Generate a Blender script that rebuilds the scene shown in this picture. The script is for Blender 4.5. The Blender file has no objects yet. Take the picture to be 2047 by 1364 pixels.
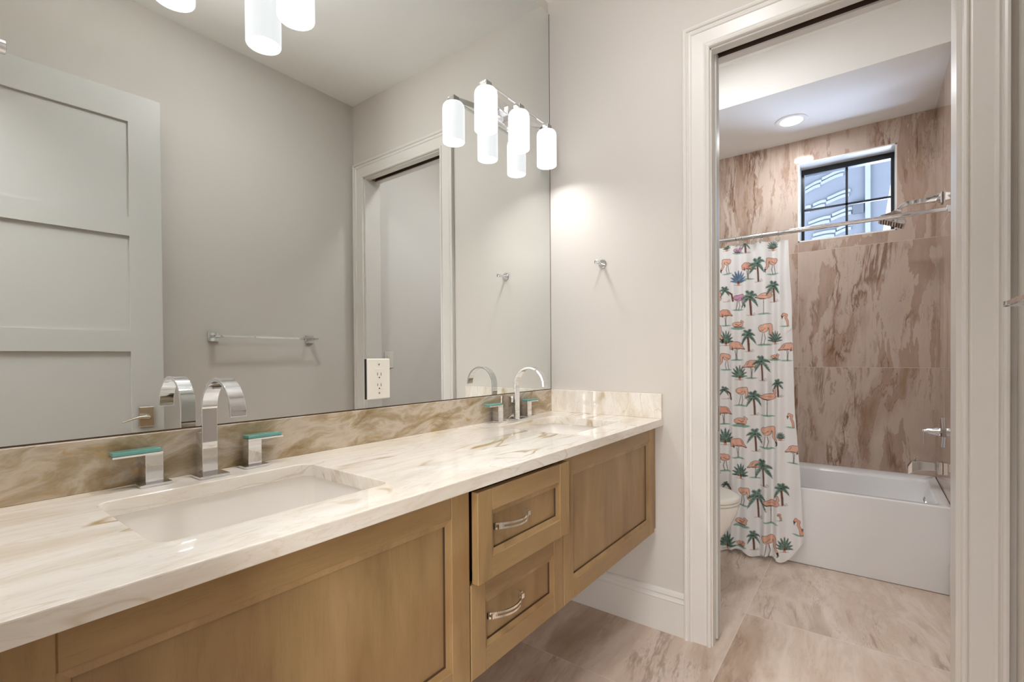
import bpy, bmesh, math, random
import numpy as np
from math import pi, sin, cos
from mathutils import Vector, Matrix

S = bpy.context.scene
COL = S.collection

# ------------------------------------------------------------------ camera
CX, CY, CZ = -2.0313, -1.2761, 1.1835
YAW, PITCH, ROLL, FPX = 0.643, -0.0092, -0.0069, 954.72
F_ = Vector((cos(YAW)*cos(PITCH), sin(YAW)*cos(PITCH), sin(PITCH)))
R0 = Vector((sin(YAW), -cos(YAW), 0)); U0 = R0.cross(F_)
R_ = R0*cos(ROLL)+U0*sin(ROLL); U_ = U0*cos(ROLL)-R0*sin(ROLL)
cam_d = bpy.data.cameras.new('camera'); cam = bpy.data.objects.new('camera', cam_d); COL.objects.link(cam)
cam.matrix_world = Matrix(((R_.x, U_.x, -F_.x, CX), (R_.y, U_.y, -F_.y, CY), (R_.z, U_.z, -F_.z, CZ), (0, 0, 0, 1)))
cam_d.sensor_width = 36.0; cam_d.lens = FPX/2047*36; cam_d.shift_y = 41.2/2047; cam_d.clip_start = 0.01
S.camera = cam

# ------------------------------------------------------------------ world, lights, exposure
S.view_settings.view_transform = 'Standard'; S.view_settings.look = 'None'
S.view_settings.gamma = 1.0; S.view_settings.use_curve_mapping = False
S.view_settings.exposure = 0.16
try:
    S.cycles.use_denoising = True; S.cycles.max_bounces = 14; S.cycles.diffuse_bounces = 6
    S.cycles.glossy_bounces = 8; S.cycles.sample_clamp_indirect = 6.0; S.cycles.caustics_reflective = False
except Exception:
    pass
W = bpy.data.worlds.new('world'); S.world = W; W.use_nodes = True
bg = W.node_tree.nodes['Background']; bg.inputs[1].default_value = 3.6
_nt = W.node_tree; _tc = _nt.nodes.new('ShaderNodeTexCoord'); _sp = _nt.nodes.new('ShaderNodeSeparateXYZ'); _rp = _nt.nodes.new('ShaderNodeValToRGB')
_rp.color_ramp.elements[0].position = .46; _rp.color_ramp.elements[0].color = (4.4, 5.2, 7.0, 1)      # bright lower half, added to throw light up through the window
_rp.color_ramp.elements[1].position = .52; _rp.color_ramp.elements[1].color = (0.60, 0.76, 1.0, 1)
_mr = _nt.nodes.new('ShaderNodeMapRange'); _mr.inputs[1].default_value = -1; _mr.inputs[2].default_value = 1
_nt.links.new(_tc.outputs['Generated'], _sp.inputs[0]); _nt.links.new(_sp.outputs[2], _mr.inputs[0]); _nt.links.new(_mr.outputs[0], _rp.inputs[0]); _nt.links.new(_rp.outputs[0], bg.inputs[0])

def area(name, loc, size, power, col, rot=(0, 0, 0), shape='DISK', size_y=None, spread=pi):
    l = bpy.data.lights.new(name, 'AREA'); l.shape = shape; l.size = size
    if size_y: l.size_y = size_y
    l.energy = power; l.color = col; l.spread = spread
    o = bpy.data.objects.new(name, l); COL.objects.link(o); o.location = loc; o.rotation_euler = rot
    return o
def globe(name, loc, radius, power, col):
    l = bpy.data.lights.new(name, 'POINT'); l.shadow_soft_size = radius; l.energy = power; l.color = col
    o = bpy.data.objects.new(name, l); COL.objects.link(o); o.location = loc
    return o
WARM = (0.98, 0.99, 1.02)
area('hall_overhead_fill', (-2.75, -1.1, 2.90), 0.8, 52, WARM)  # unseen overhead fill added behind the camera, no lamp built
area('hall_side_fill', (-3.72, -1.88, 1.10), 1.9, 40, (0.98, 0.985, 1.0), (0, -pi/2, 0), 'RECTANGLE', 0.34)  # added side fill through the doorway for the low walls; no window there
area('ceiling_upward_fill', (-1.45, -0.48, 2.62), 0.40, 13.5, (.97, .98, 1.0), (pi, 0, 0))  # upward fill added only to brighten the ceiling, without a fixture
area('vanity_room_fill', (-0.95, -0.75, 2.925), 0.16, 9, WARM)  # extra downward fill for the vanity room, lamp not modelled
area('shower_ceiling_light', (1.52, -0.873, 2.672), 0.12, 5, (0.90, 0.95, 1.0))
area('toilet_area_fill', (0.45, -0.60, 2.93), 0.20, 9, (.95, .97, 1.0))  # added fill over the toilet area, kept out of the tile reflections
pt = area('window_portal', (1.90, -1.143, 2.254), 0.54, 1, (1, 1, 1), (0, -pi/2, 0), 'RECTANGLE', 0.54); pt.data.cycles.is_portal = True
SHADE_EMIT = 0.88; BULB_W = 1.62

# ------------------------------------------------------------------ materials
def new_mat(name):
    m = bpy.data.materials.new(name); m.use_nodes = True
    nt = m.node_tree; b = nt.nodes['Principled BSDF']
    return m, nt, b
def srgb(r, g, b):
    f = lambda c: (c/255/12.92) if c/255 <= .04045 else ((c/255+.055)/1.055)**2.4
    return (f(r), f(g), f(b), 1)
def node(nt, t, **kw):
    n = nt.nodes.new(t)
    for k, v in kw.items(): setattr(n, k, v)
    return n
def plain(name, col, rough=0.5, metal=0.0, spec=0.5, bump=0.0, bscale=300, coat=0.0, trans=0.0):
    m, nt, b = new_mat(name)
    b.inputs['Roughness'].default_value = rough; b.inputs['Metallic'].default_value = metal
    b.inputs['Specular IOR Level'].default_value = spec; b.inputs['Coat Weight'].default_value = coat
    b.inputs['Transmission Weight'].default_value = trans
    tc = node(nt, 'ShaderNodeTexCoord'); nz = node(nt, 'ShaderNodeTexNoise')
    nz.inputs['Scale'].default_value = 3.0
    nt.links.new(tc.outputs['Object'], nz.inputs['Vector'])
    mx = node(nt, 'ShaderNodeMix', data_type='RGBA')
    mx.inputs[6].default_value = (col[0]*.985, col[1]*.985, col[2]*.985, 1); mx.inputs[7].default_value = (min(1, col[0]*1.015), min(1, col[1]*1.015), min(1, col[2]*1.015), 1)
    nt.links.new(nz.outputs['Fac'], mx.inputs[0]); nt.links.new(mx.outputs[2], b.inputs['Base Color'])
    if bump:
        n2 = node(nt, 'ShaderNodeTexNoise'); n2.inputs['Scale'].default_value = bscale
        nt.links.new(tc.outputs['Object'], n2.inputs['Vector'])
        bp = node(nt, 'ShaderNodeBump'); bp.inputs['Strength'].default_value = bump; bp.inputs['Distance'].default_value = .002
        nt.links.new(n2.outputs['Fac'], bp.inputs['Height']); nt.links.new(bp.outputs[0], b.inputs['Normal'])
    return m
def ramp(nt, fac, stops):
    r = node(nt, 'ShaderNodeValToRGB'); e = r.color_ramp.elements
    while len(e) < len(stops): e.new(0.5)
    for el, (p, c) in zip(e, stops): el.position = p; el.color = c
    nt.links.new(fac, r.inputs[0]); return r.outputs[0]
def math_(nt, op, a, b=None, c=None):
    n = node(nt, 'ShaderNodeMath', operation=op)
    for i, v in enumerate((a, b, c)):
        if v is None: continue
        if isinstance(v, (int, float)): n.inputs[i].default_value = v
        else: nt.links.new(v, n.inputs[i])
    return n.outputs[0]
def mixc(nt, fac, a, b, mode='MIX'):
    n = node(nt, 'ShaderNodeMix', data_type='RGBA', blend_type=mode)
    for i, v in ((0, fac), (6, a), (7, b)):
        if isinstance(v, (int, float)): n.inputs[i].default_value = v
        elif isinstance(v, tuple): n.inputs[i].default_value = v
        else: nt.links.new(v, n.inputs[i])
    return n.outputs[2]
def mapping(nt, vec, scale=(1, 1, 1), rot=(0, 0, 0), loc=(0, 0, 0)):
    n = node(nt, 'ShaderNodeMapping'); n.inputs['Scale'].default_value = scale; n.inputs['Rotation'].default_value = rot; n.inputs['Location'].default_value = loc
    nt.links.new(vec, n.inputs[0]); return n.outputs[0]
def noise(nt, vec, scale, detail=4, rough=.55, dist=0.0, out='Fac'):
    n = node(nt, 'ShaderNodeTexNoise'); n.inputs['Scale'].default_value = scale; n.inputs['Detail'].default_value = detail
    n.inputs['Roughness'].default_value = rough; n.inputs['Distortion'].default_value = dist
    nt.links.new(vec, n.inputs['Vector']); return n.outputs[out]
def objcoord(nt): return node(nt, 'ShaderNodeTexCoord').outputs['Object']
def veins(nt, fac, centre, width):
    d = math_(nt, 'ABSOLUTE', math_(nt, 'SUBTRACT', fac, centre))
    mr = node(nt, 'ShaderNodeMapRange', interpolation_type='SMOOTHSTEP')
    mr.inputs['From Min'].default_value = 0; mr.inputs['From Max'].default_value = width
    mr.inputs['To Min'].default_value = 1; mr.inputs['To Max'].default_value = 0
    nt.links.new(d, mr.inputs[0]); return mr.outputs[0]

def stone_mat(name, rot=(0, 0, 0), pal=None, vein=.9, sc=(1, 1, 1)):
    m, nt, b = new_mat(name)
    co = mapping(nt, objcoord(nt), sc, rot)
    wob = noise(nt, mapping(nt, co, (1.2, 2.2, 2.2)), 1.6, 3, .5, 0, 'Color')
    wv = node(nt, 'ShaderNodeVectorMath', operation='MULTIPLY_ADD'); nt.links.new(wob, wv.inputs[0])
    wv.inputs[1].default_value = (.35, .16, .16); nt.links.new(co, wv.inputs[2]); wc = wv.outputs[0]
    n1 = noise(nt, mapping(nt, wc, (1.3, 6, 6)), 1.5, 7, .6, .5)
    base = ramp(nt, n1, pal or [(.28, srgb(208, 196, 178)), (.42, srgb(224, 215, 200)), (.55, srgb(236, 230, 220)), (.72, srgb(228, 220, 211))])
    n2 = noise(nt, mapping(nt, wc, (1.0, 5.0, 5.0)), 1.1, 3, .5, .9)
    v1 = veins(nt, n2, .47, .021); v2 = veins(nt, n2, .58, .010)
    mk = ramp(nt, noise(nt, mapping(nt, co, (2, 5, 5)), 1.7, 2), [(.46, (0, 0, 0, 1)), (.62, (1, 1, 1, 1))])
    c = mixc(nt, math_(nt, 'MULTIPLY', math_(nt, 'MULTIPLY', v1, mk), vein), base, srgb(168, 138, 84))
    c = mixc(nt, math_(nt, 'MULTIPLY', v2, .35), c, srgb(182, 160, 116))
    n3 = noise(nt, mapping(nt, wc, (3, 16, 16)), 2.2, 4, .6)
    c = mixc(nt, math_(nt, 'MULTIPLY', veins(nt, n3, .5, .03), .22), c, srgb(198, 178, 150))
    spot = ramp(nt, noise(nt, mapping(nt, co, (1, 1, 1), (0, 0, 0), (3, 1, 7)), 7.0, 2), [(.74, (0, 0, 0, 1)), (.80, (1, 1, 1, 1))])
    c = mixc(nt, math_(nt, 'MULTIPLY', spot, .5), c, srgb(200, 150, 84))
    nt.links.new(c, b.inputs['Base Color'])
    b.inputs['Roughness'].default_value = .03; b.inputs['Specular IOR Level'].default_value = .55
    return m

def wood_mat(name, axis, tint=1.0):
    m, nt, b = new_mat(name)
    sc = [7, 7, 7]; sc[axis] = 1.1
    co = objcoord(nt)
    n1 = noise(nt, mapping(nt, co, tuple(sc)), 1.6, 5, .6, .6)
    sc2 = [60, 60, 60]; sc2[axis] = 4
    n2 = noise(nt, mapping(nt, co, tuple(sc2)), 2.0, 4, .7)
    n3 = noise(nt, co, 2.6, 3)
    t = tint
    base = ramp(nt, n1, [(.22, srgb(124*t, 96*t, 60*t)), (.5, srgb(156*t, 126*t, 84*t)), (.78, srgb(174*t, 143*t, 100*t))])
    c = mixc(nt, math_(nt, 'MULTIPLY', veins(nt, n2, .42, .05), .16), base, srgb(112, 82, 46))
    c = mixc(nt, math_(nt, 'MULTIPLY', ramp(nt, n3, [(.5, (0, 0, 0, 1)), (.7, (1, 1, 1, 1))]), .45), c, srgb(134, 94, 54))
    nt.links.new(c, b.inputs['Base Color'])
    b.inputs['Roughness'].default_value = .36; b.inputs['Specular IOR Level'].default_value = .45
    bp = node(nt, 'ShaderNodeBump'); bp.inputs['Strength'].default_value = .08; bp.inputs['Distance'].default_value = .001
    nt.links.new(n2, bp.inputs['Height']); nt.links.new(bp.outputs[0], b.inputs['Normal'])
    return m

def tile_mat(name, la, sa, lsize, ssize, loff, soff, pal, dark, light, rough, stagger=0.0, grout=srgb(190, 172, 158), slant=0.0, contrast=1.0, seed=0.0, vs_=1.0, soft=False):
    """Porcelain tile veined like marble: la = axis the streaks run along, sa = across."""
    m, nt, b = new_mat(name)
    co = objcoord(nt)
    sp = node(nt, 'ShaderNodeSeparateXYZ'); nt.links.new(co, sp.inputs[0])
    u = sp.outputs[la]; v = sp.outputs[sa]
    vs = math_(nt, 'DIVIDE', math_(nt, 'SUBTRACT', v, soff), ssize)
    vrow = math_(nt, 'FLOOR', vs)
    us = math_(nt, 'DIVIDE', math_(nt, 'SUBTRACT', u, loff), lsize)
    if stagger: us = math_(nt, 'ADD', us, math_(nt, 'MULTIPLY', vrow, stagger))
    ucol = math_(nt, 'FLOOR', us)
    wn = node(nt, 'ShaderNodeTexWhiteNoise', noise_dimensions='2D')
    cb = node(nt, 'ShaderNodeCombineXYZ'); nt.links.new(math_(nt, 'ADD', vrow, seed), cb.inputs[0]); nt.links.new(ucol, cb.inputs[1])
    nt.links.new(cb.outputs[0], wn.inputs['Vector']); rnd = wn.outputs['Value']
    v2 = math_(nt, 'ADD', v, math_(nt, 'MULTIPLY', u, slant))
    cv = node(nt, 'ShaderNodeCombineXYZ')
    nt.links.new(u, cv.inputs[0]); nt.links.new(v2, cv.inputs[1]); nt.links.new(math_(nt, 'MULTIPLY', rnd, 37.0), cv.inputs[2])
    P = cv.outputs[0]
    wob = noise(nt, mapping(nt, P, (1.1, 1.6, 1)), 1.3, 3, .5, 0, 'Color')
    wv = node(nt, 'ShaderNodeVectorMath', operation='MULTIPLY_ADD'); nt.links.new(wob, wv.inputs[0])
    wv.inputs[1].default_value = (.35, .11, 0); nt.links.new(P, wv.inputs[2]); Q = wv.outputs[0]
    n1 = noise(nt, mapping(nt, Q, (.75, 5.0*vs_, 1)), 1.25, 6, .6, .25)
    base = ramp(nt, n1, [(.30, pal[0]), (.42, pal[3]), (.50, pal[2]), (.58, pal[1]), (.66, pal[2]), (.76, pal[0])] if soft else [(.30, pal[0]), (.385, pal[1]), (.40, pal[3]), (.47, pal[2]), (.535, pal[2]), (.55, pal[1]), (.62, pal[3]), (.74, pal[0])])
    ln = math_(nt, 'MAXIMUM', veins(nt, n1, .392, .006), math_(nt, 'MULTIPLY', veins(nt, n1, .543, .004), .7))
    base = mixc(nt, math_(nt, 'MULTIPLY', ln, (.25 if soft else .55)*contrast), base, dark)
    n2 = noise(nt, mapping(nt, Q, (1.0, 8*vs_, 1), (0, 0, 0), (5, 3, 2)), 1.2, 5, .62, .35)
    k2 = noise(nt, mapping(nt, Q, (1.5, 4, 1), (0, 0, 0), (1, 9, 4)), 1.4, 2)
    mk = ramp(nt, k2, [(.48, (0, 0, 0, 1)), (.60, (1, 1, 1, 1))])
    c = mixc(nt, math_(nt, 'MULTIPLY', math_(nt, 'MULTIPLY', veins(nt, n2, .45, .035), mk), .8*contrast), base, dark)
    c = mixc(nt, math_(nt, 'MULTIPLY', veins(nt, n2, .60, .05), .55*contrast), c, light)
    n4 = noise(nt, mapping(nt, Q, (2.2, 16, 1), (0, 0, 0), (8, 2, 6)), 1.6, 5, .65, .4)
    c = mixc(nt, math_(nt, 'MULTIPLY', math_(nt, 'MULTIPLY', veins(nt, n4, .5, .018), mk), .55*contrast), c, dark)
    c = mixc(nt, .10, c, noise(nt, mapping(nt, P, (8, 20, 1)), 3, 4, .6, 0, 'Color'), 'SOFT_LIGHT')
    gu = math_(nt, 'LESS_THAN', math_(nt, 'MULTIPLY', math_(nt, 'PINGPONG', us, .5), lsize), .0013)
    gv = math_(nt, 'LESS_THAN', math_(nt, 'MULTIPLY', math_(nt, 'PINGPONG', vs, .5), ssize), .0013)
    g = math_(nt, 'MAXIMUM', gu, gv)
    c = mixc(nt, g, c, grout)
    nt.links.new(c, b.inputs['Base Color'])
    r = node(nt, 'ShaderNodeMapRange'); r.inputs['To Min'].default_value = rough; r.inputs['To Max'].default_value = .6
    nt.links.new(g, r.inputs[0]); nt.links.new(r.outputs[0], b.inputs['Roughness'])
    return m

M = {}
M['wall'] = plain('wall_paint', srgb(208, 202, 194), .75, spec=.25, bump=.05, bscale=250)
M['wallgrey'] = plain('bath_wall_paint', srgb(222, 218, 212), .75, spec=.25, bump=.05, bscale=250)
M['ceil'] = plain('ceiling_paint', srgb(240, 239, 236), .85, spec=.15)
M['hall'] = plain('hall_wall_paint', srgb(128, 120, 110), .8)
M['trim'] = plain('trim_paint', srgb(219, 214, 207), .32, spec=.4)
M['door'] = plain('door_paint', srgb(192, 190, 184), .38, spec=.4)
M['chrome'] = plain('chrome', (.76, .76, .775), .03, 1.0)
M['dchrome'] = plain('smoked_chrome', (.36, .35, .34), .10, 1.0)
M['nickel'] = plain('brushed_nickel', (.62, .57, .50), .22, 1.0)
M['pull'] = plain('polished_nickel', (.86, .82, .76), .10, 1.0)
M['china'] = plain('white_china', srgb(240, 236, 230), .08, coat=.4)
M['tub'] = plain('white_acrylic', srgb(236, 236, 236), .14, coat=.2)
M['plastic'] = plain('white_plastic', srgb(236, 232, 222), .35)
M['dark'] = plain('dark_gap', (.012, .010, .008), .8)
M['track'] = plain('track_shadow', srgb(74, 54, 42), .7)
M['slot'] = plain('outlet_slot', (.02, .018, .016), .7)
M['black'] = plain('black_frame', (.008, .010, .013), .35)
M['teal'] = plain('teal_glass', srgb(92, 158, 148), .06, coat=.6)
M['glaze'] = plain('dark_glaze', srgb(66, 44, 24), .5)
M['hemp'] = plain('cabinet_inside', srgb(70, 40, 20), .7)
M['stone'] = stone_mat('countertop_stone')
M['stone_shaded'] = stone_mat('shaded_backsplash_stone', (0, .12, 0), [(.34, srgb(136, 114, 80)), (.45, srgb(166, 149, 122)), (.54, srgb(196, 183, 166)), (.66, srgb(168, 153, 136))], .85, (2.6, 1.8, 1.8))  # countertop stone, darker palette paints in the shade under the sconces; veins denser
M['stonev'] = stone_mat('side_splash_stone', (0, 1.25, 0))
M['woodv'] = wood_mat('cabinet_wood_upright', 2)
M['woodh'] = wood_mat('cabinet_wood_level', 0, .97)
M['woodp'] = wood_mat('cabinet_wood_panel', 2, .96)
FP = [srgb(172, 147, 126), srgb(198, 177, 159), srgb(212, 195, 180), srgb(190, 169, 151)]
M['floor'] = tile_mat('floor_tile', 0, 1, .785, .8, -.43, -.82, FP, srgb(112, 78, 58), srgb(226, 210, 196), .13, 0, srgb(206, 188, 172), -.12, .5, 3.0, .55, True)
BP = [srgb(148, 118, 92), srgb(172, 147, 130), srgb(194, 175, 160), srgb(180, 157, 141)]
M['tilefar'] = tile_mat('shower_tile_far', 2, 1, .805, .80, .295, -.872, BP, srgb(112, 74, 50), srgb(188, 168, 158), .06, 0, srgb(200, 182, 170), .04, .95, 1.0, .7)
M['tileside'] = tile_mat('shower_tile_side', 2, 0, .805, .43, .295, 1.453, BP, srgb(112, 74, 50), srgb(182, 160, 148), .06, 0, srgb(196, 176, 164), .1, 1.0, 5.0)
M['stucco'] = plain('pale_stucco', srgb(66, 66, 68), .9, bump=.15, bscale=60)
M['stuccow'] = plain('pilaster_and_sunlight_stucco', srgb(86, 86, 88), .9, bump=.1, bscale=60)  # pilaster paint, also colours the strips imitating reflected sunlight
M['reveal'] = plain('window_reveal', srgb(240, 238, 236), .25)
M['vent'] = plain('grey_vent', srgb(40, 41, 43), .7)

def mirror_material():
    m, nt, b = new_mat('mirror_glass')
    b.inputs['Metallic'].default_value = 1; b.inputs['Roughness'].default_value = 0
    nz = noise(nt, objcoord(nt), .5, 1)
    nt.links.new(mixc(nt, nz, (.86, .89, .872, 1), (.87, .90, .882, 1)), b.inputs['Base Color'])
    return m
M['mirror'] = mirror_material()
def glow(name, col, strength, base=(.38, .37, .36, 1)):
    m, nt, b = new_mat(name); b.inputs['Base Color'].default_value = base; b.inputs['Roughness'].default_value = .2
    b.inputs['Emission Color'].default_value = (*col, 1); b.inputs['Emission Strength'].default_value = strength
    return m
M['shade'] = glow('lit_opal_glass', (.985, .985, 1.0), SHADE_EMIT)
M['lens'] = glow('lit_lens', (1.0, .95, .88), 9.0)
def glass_pane():
    m, nt, b = new_mat('window_glass')
    tr = node(nt, 'ShaderNodeBsdfTransparent'); gl = node(nt, 'ShaderNodeBsdfGlossy'); gl.inputs['Roughness'].default_value = .02
    fr = node(nt, 'ShaderNodeFresnel'); fr.inputs['IOR'].default_value = 1.35
    tr.inputs[0].default_value = (.93, .96, .97, 1)
    mx = node(nt, 'ShaderNodeMixShader'); nt.links.new(fr.outputs[0], mx.inputs[0]); nt.links.new(tr.outputs[0], mx.inputs[1]); nt.links.new(gl.outputs[0], mx.inputs[2])
    nt.links.new(mx.outputs[0], nt.nodes['Material Output'].inputs[0]); return m
M['pane'] = glass_pane()
def curtain_material():
    m, nt, b = new_mat('printed_curtain_fabric')
    a = node(nt, 'ShaderNodeVertexColor', layer_name='print')
    nt.links.new(a.outputs[0], b.inputs['Base Color']); b.inputs['Roughness'].default_value = .6; b.inputs['Specular IOR Level'].default_value = .25
    tl = node(nt, 'ShaderNodeBsdfTranslucent'); nt.links.new(a.outputs[0], tl.inputs[0])
    mx = node(nt, 'ShaderNodeMixShader'); mx.inputs[0].default_value = .25
    nt.links.new(b.outputs[0], mx.inputs[1]); nt.links.new(tl.outputs[0], mx.inputs[2])
    nt.links.new(mx.outputs[0], nt.nodes['Material Output'].inputs[0]); return m
M['curtain'] = curtain_material()

# ------------------------------------------------------------------ mesh helpers
class MB:
    """Collects shapes into one mesh (world coordinates minus origin)."""
    def __init__(s): s.bm = bmesh.new()
    def _tag(s, faces, mi):
        for f in faces: f.material_index = mi
    def box(s, x0, x1, y0, y1, z0, z1, mi=0, bev=0.0, seg=2, mat=None):
        r = bmesh.ops.create_cube(s.bm, size=1.0)
        vs = r['verts']
        for v in vs:
            v.co = Vector((x0+(v.co.x+.5)*(x1-x0), y0+(v.co.y+.5)*(y1-y0), z0+(v.co.z+.5)*(z1-z0)))
        fs = list({f for v in vs for f in v.link_faces}); s._tag(fs, mi)
        if bev > 0:
            es = list({e for v in vs for e in v.link_edges})
            r2 = bmesh.ops.bevel(s.bm, geom=es+vs, offset=bev, segments=seg, profile=.5, affect='EDGES', clamp_overlap=True)
            s._tag(r2['faces'], mi); vs = list({v for f in r2['faces'] for v in f.verts} | {v for v in vs if v.is_valid})
        if mat is not None:
            for v in vs: v.co = mat @ v.co
        return vs
    def face(s, pts, mi=0):
        f = s.bm.faces.new([s.bm.verts.new(p) for p in pts]); f.material_index = mi; return f
    def loft(s, rings, cap0=True, cap1=True, mi=0, closed=True, smooth=True):
        L = [[s.bm.verts.new(p) for p in r] for r in rings]
        n = len(L[0])
        for a, b in zip(L, L[1:]):
            for i in range(n if closed else n-1):
                j = (i+1) % n
                try:
                    f = s.bm.faces.new((a[i], a[j], b[j], b[i])); f.material_index = mi; f.smooth = smooth
                except ValueError: pass
        if cap0: f = s.bm.faces.new(L[0][::-1]); f.material_index = mi
        if cap1: f = s.bm.faces.new(L[-1]); f.material_index = mi
        return L
    def lathe(s, prof, centre, axis='z', n=32, mi=0, cap=True):
        """prof: list of (r, h) along the axis."""
        c = Vector(centre); rings = []
        for r, h in prof:
            ring = []
            for k in range(n):
                a = 2*pi*k/n; p = (r*cos(a), r*sin(a), h)
                if axis == 'x': p = (h, r*cos(a), r*sin(a))
                if axis == 'y': p = (r*sin(a), h, r*cos(a))
                ring.append(c+Vector(p))
            rings.append(ring)
        s.loft(rings, cap, cap, mi)
    def tube(s, pts, r, n=12, mi=0, cap=True):
        pts = [Vector(p) for p in pts]; rings = []
        up = None
        for i, p in enumerate(pts):
            t = (pts[min(i+1, len(pts)-1)]-pts[max(i-1, 0)]).normalized()
            if up is None: up = Vector((0, 0, 1)) if abs(t.z) < .9 else Vector((1, 0, 0))
            a = (up-t*up.dot(t)).normalized(); b = t.cross(a); up = a
            rr = r[i] if isinstance(r, (list, tuple)) else r
            rings.append([p+a*rr*cos(2*pi*k/n)+b*rr*sin(2*pi*k/n) for k in range(n)])
        s.loft(rings, cap, cap, mi)
    def strip(s, path, sec, mi=0):
        """Sweep: path = list of (origin, u, v); sec = list of (a, b) -> origin + a*u + b*v."""
        s.loft([[Vector(o)+Vector(u)*a+Vector(v)*b for a, b in sec] for o, u, v in path], True, True, mi, smooth=False)
    def build(s, name, mats, parent=None, origin=None, smooth=False, bevel=0.0, angle=40):
        bm = s.bm
        bmesh.ops.recalc_face_normals(bm, faces=bm.faces)
        org = Vector(origin) if origin is not None else (parent_world(parent) if parent else Vector((0, 0, 0)))
        if org.length > 0: bmesh.ops.translate(bm, verts=bm.verts, vec=-org)
        me = bpy.data.meshes.new(name); bm.to_mesh(me); bm.free()
        if not isinstance(mats, (list, tuple)): mats = [mats]
        for m in mats: me.materials.append(m)
        o = bpy.data.objects.new(name, me); COL.objects.link(o)
        if parent: o.parent = parent; o.location = org-parent_world(parent)
        else: o.location = org
        if bevel:
            md = o.modifiers.new('bevel', 'BEVEL'); md.width = bevel; md.segments = 2; md.limit_method = 'ANGLE'; md.angle_limit = math.radians(angle)
        return o
def parent_world(p):
    v = Vector((0, 0, 0))
    while p is not None: v = v+p.location; p = p.parent
    return v
def smooth_by_angle(o, deg=35):
    me = o.data
    bm = bmesh.new(); bm.from_mesh(me)
    for f in bm.faces: f.smooth = True
    for e in bm.edges:
        if len(e.link_faces) == 2 and e.calc_face_angle(0) > math.radians(deg): e.smooth = False
    bm.to_mesh(me); bm.free()
def empty(name, loc, label, cat, group=None):
    o = bpy.data.objects.new(name, None); COL.objects.link(o); o.location = loc; o.empty_display_size = .05
    return tag(o, label, cat, group)
def tag(o, label, cat, group=None):
    o['label'] = label; o['category'] = cat
    if group: o['group'] = group
    return o
def struct(o, label=None):
    o['kind'] = 'structure'
    if label: o['label'] = label
    return o
def dup(root, loc, label, group=None):
    r = root.copy(); COL.objects.link(r); r.location = loc; r['label'] = label
    if group: r['group'] = group
    for ch in list(root.children):
        c = ch.copy(); COL.objects.link(c); c.parent = r
        for g in list(ch.children):
            d = g.copy(); COL.objects.link(d); d.parent = c
    return r
def rrect(x0, x1, y0, y1, r, z, k=6):
    pts = []
    for cx, cy, a0 in ((x1-r, y1-r, 0), (x0+r, y1-r, 90), (x0+r, y0+r, 180), (x1-r, y0+r, 270)):
        for i in range(k+1):
            a = math.radians(a0+90*i/k); pts.append(Vector((cx+r*cos(a), cy+r*sin(a), z)))
    return pts

# ------------------------------------------------------------------ room dimensions
H = 2.947; YM = 0.006; YB = -1.626; XN = -1.98
XF = 0.12; XB = 1.88; YR = -1.60; YL = -0.08; ZS = 2.69; XS = 1.09
OY0, OY1, OZ = -0.762, -1.504, 2.42        # pocket door opening

# floor and ceilings
b = MB(); b.box(-3.9, XB+.02, -2.2, .13, -.1, 0); struct(b.build('floor', M['floor']))
b = MB(); b.box(-3.9, XS, -2.2, .13, H, H+.1); struct(b.build('ceiling', M['ceil']))
b = MB(); b.box(XS, XB+.2, YR-.15, .13, ZS, H+.1); struct(b.build('ceiling_shower_soffit', M['ceil']))
# walls
b = MB(); b.box(XN-.12, 0, YM, YM+.12, 0, H); struct(b.build('wall_left', M['wall']))
b = MB()
b.box(0, XF, OY0, YM+.12, 0, H); b.box(0, XF, YB-.12, OY1, 0, H); b.box(0, XF, OY1, OY0, OZ+.06, H)
struct(b.build('wall_far', M['wall']))
b = MB(); b.box(XN-.12, 0, YB-.12, YB, 0, H); struct(b.build('wall_right', M['wall']))
b = MB(); b.box(XN-.12, XN, -.74, YM, 0, H); b.box(XN-.12, XN, YB, -1.575, 0, H); b.box(XN-.12, XN, -1.575, -.74, 2.46, H)
struct(b.build('wall_near', M['wall']))
b = MB(); b.box(XF, XB+.2, YL, YL+.12, 0, H); struct(b.build('wall_bath_left', M['wallgrey']))
b = MB(); b.box(XF, XS, YR-.12, YR, 0, H); struct(b.build('wall_bath_right', M['wallgrey']))
b = MB(); b.box(XS, XB+.2, YR-.12, YR, 0, ZS); struct(b.build('wall_shower_right', M['tileside']))
WY0, WY1, WZ0, WZ1 = -.872, -1.414, 1.978, 2.53
b = MB()
b.box(XB, XB+.2, WY0, YL, 0, ZS); b.box(XB, XB+.2, YR, WY1, 0, ZS); b.box(XB, XB+.2, WY1, WY0, 0, WZ0); b.box(XB, XB+.2, WY1, WY0, WZ1, ZS)
struct(b.build('wall_shower_far', M['tilefar']))
b = MB(); b.box(-3.9, XN-.12, -2.2, -2.08, 0, H); b.box(-3.9, XN-.12, .02, .13, 0, H); b.box(-3.9, -3.8, -2.08, .02, 0, H)
struct(b.build('wall_hall', M['hall']))

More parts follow.
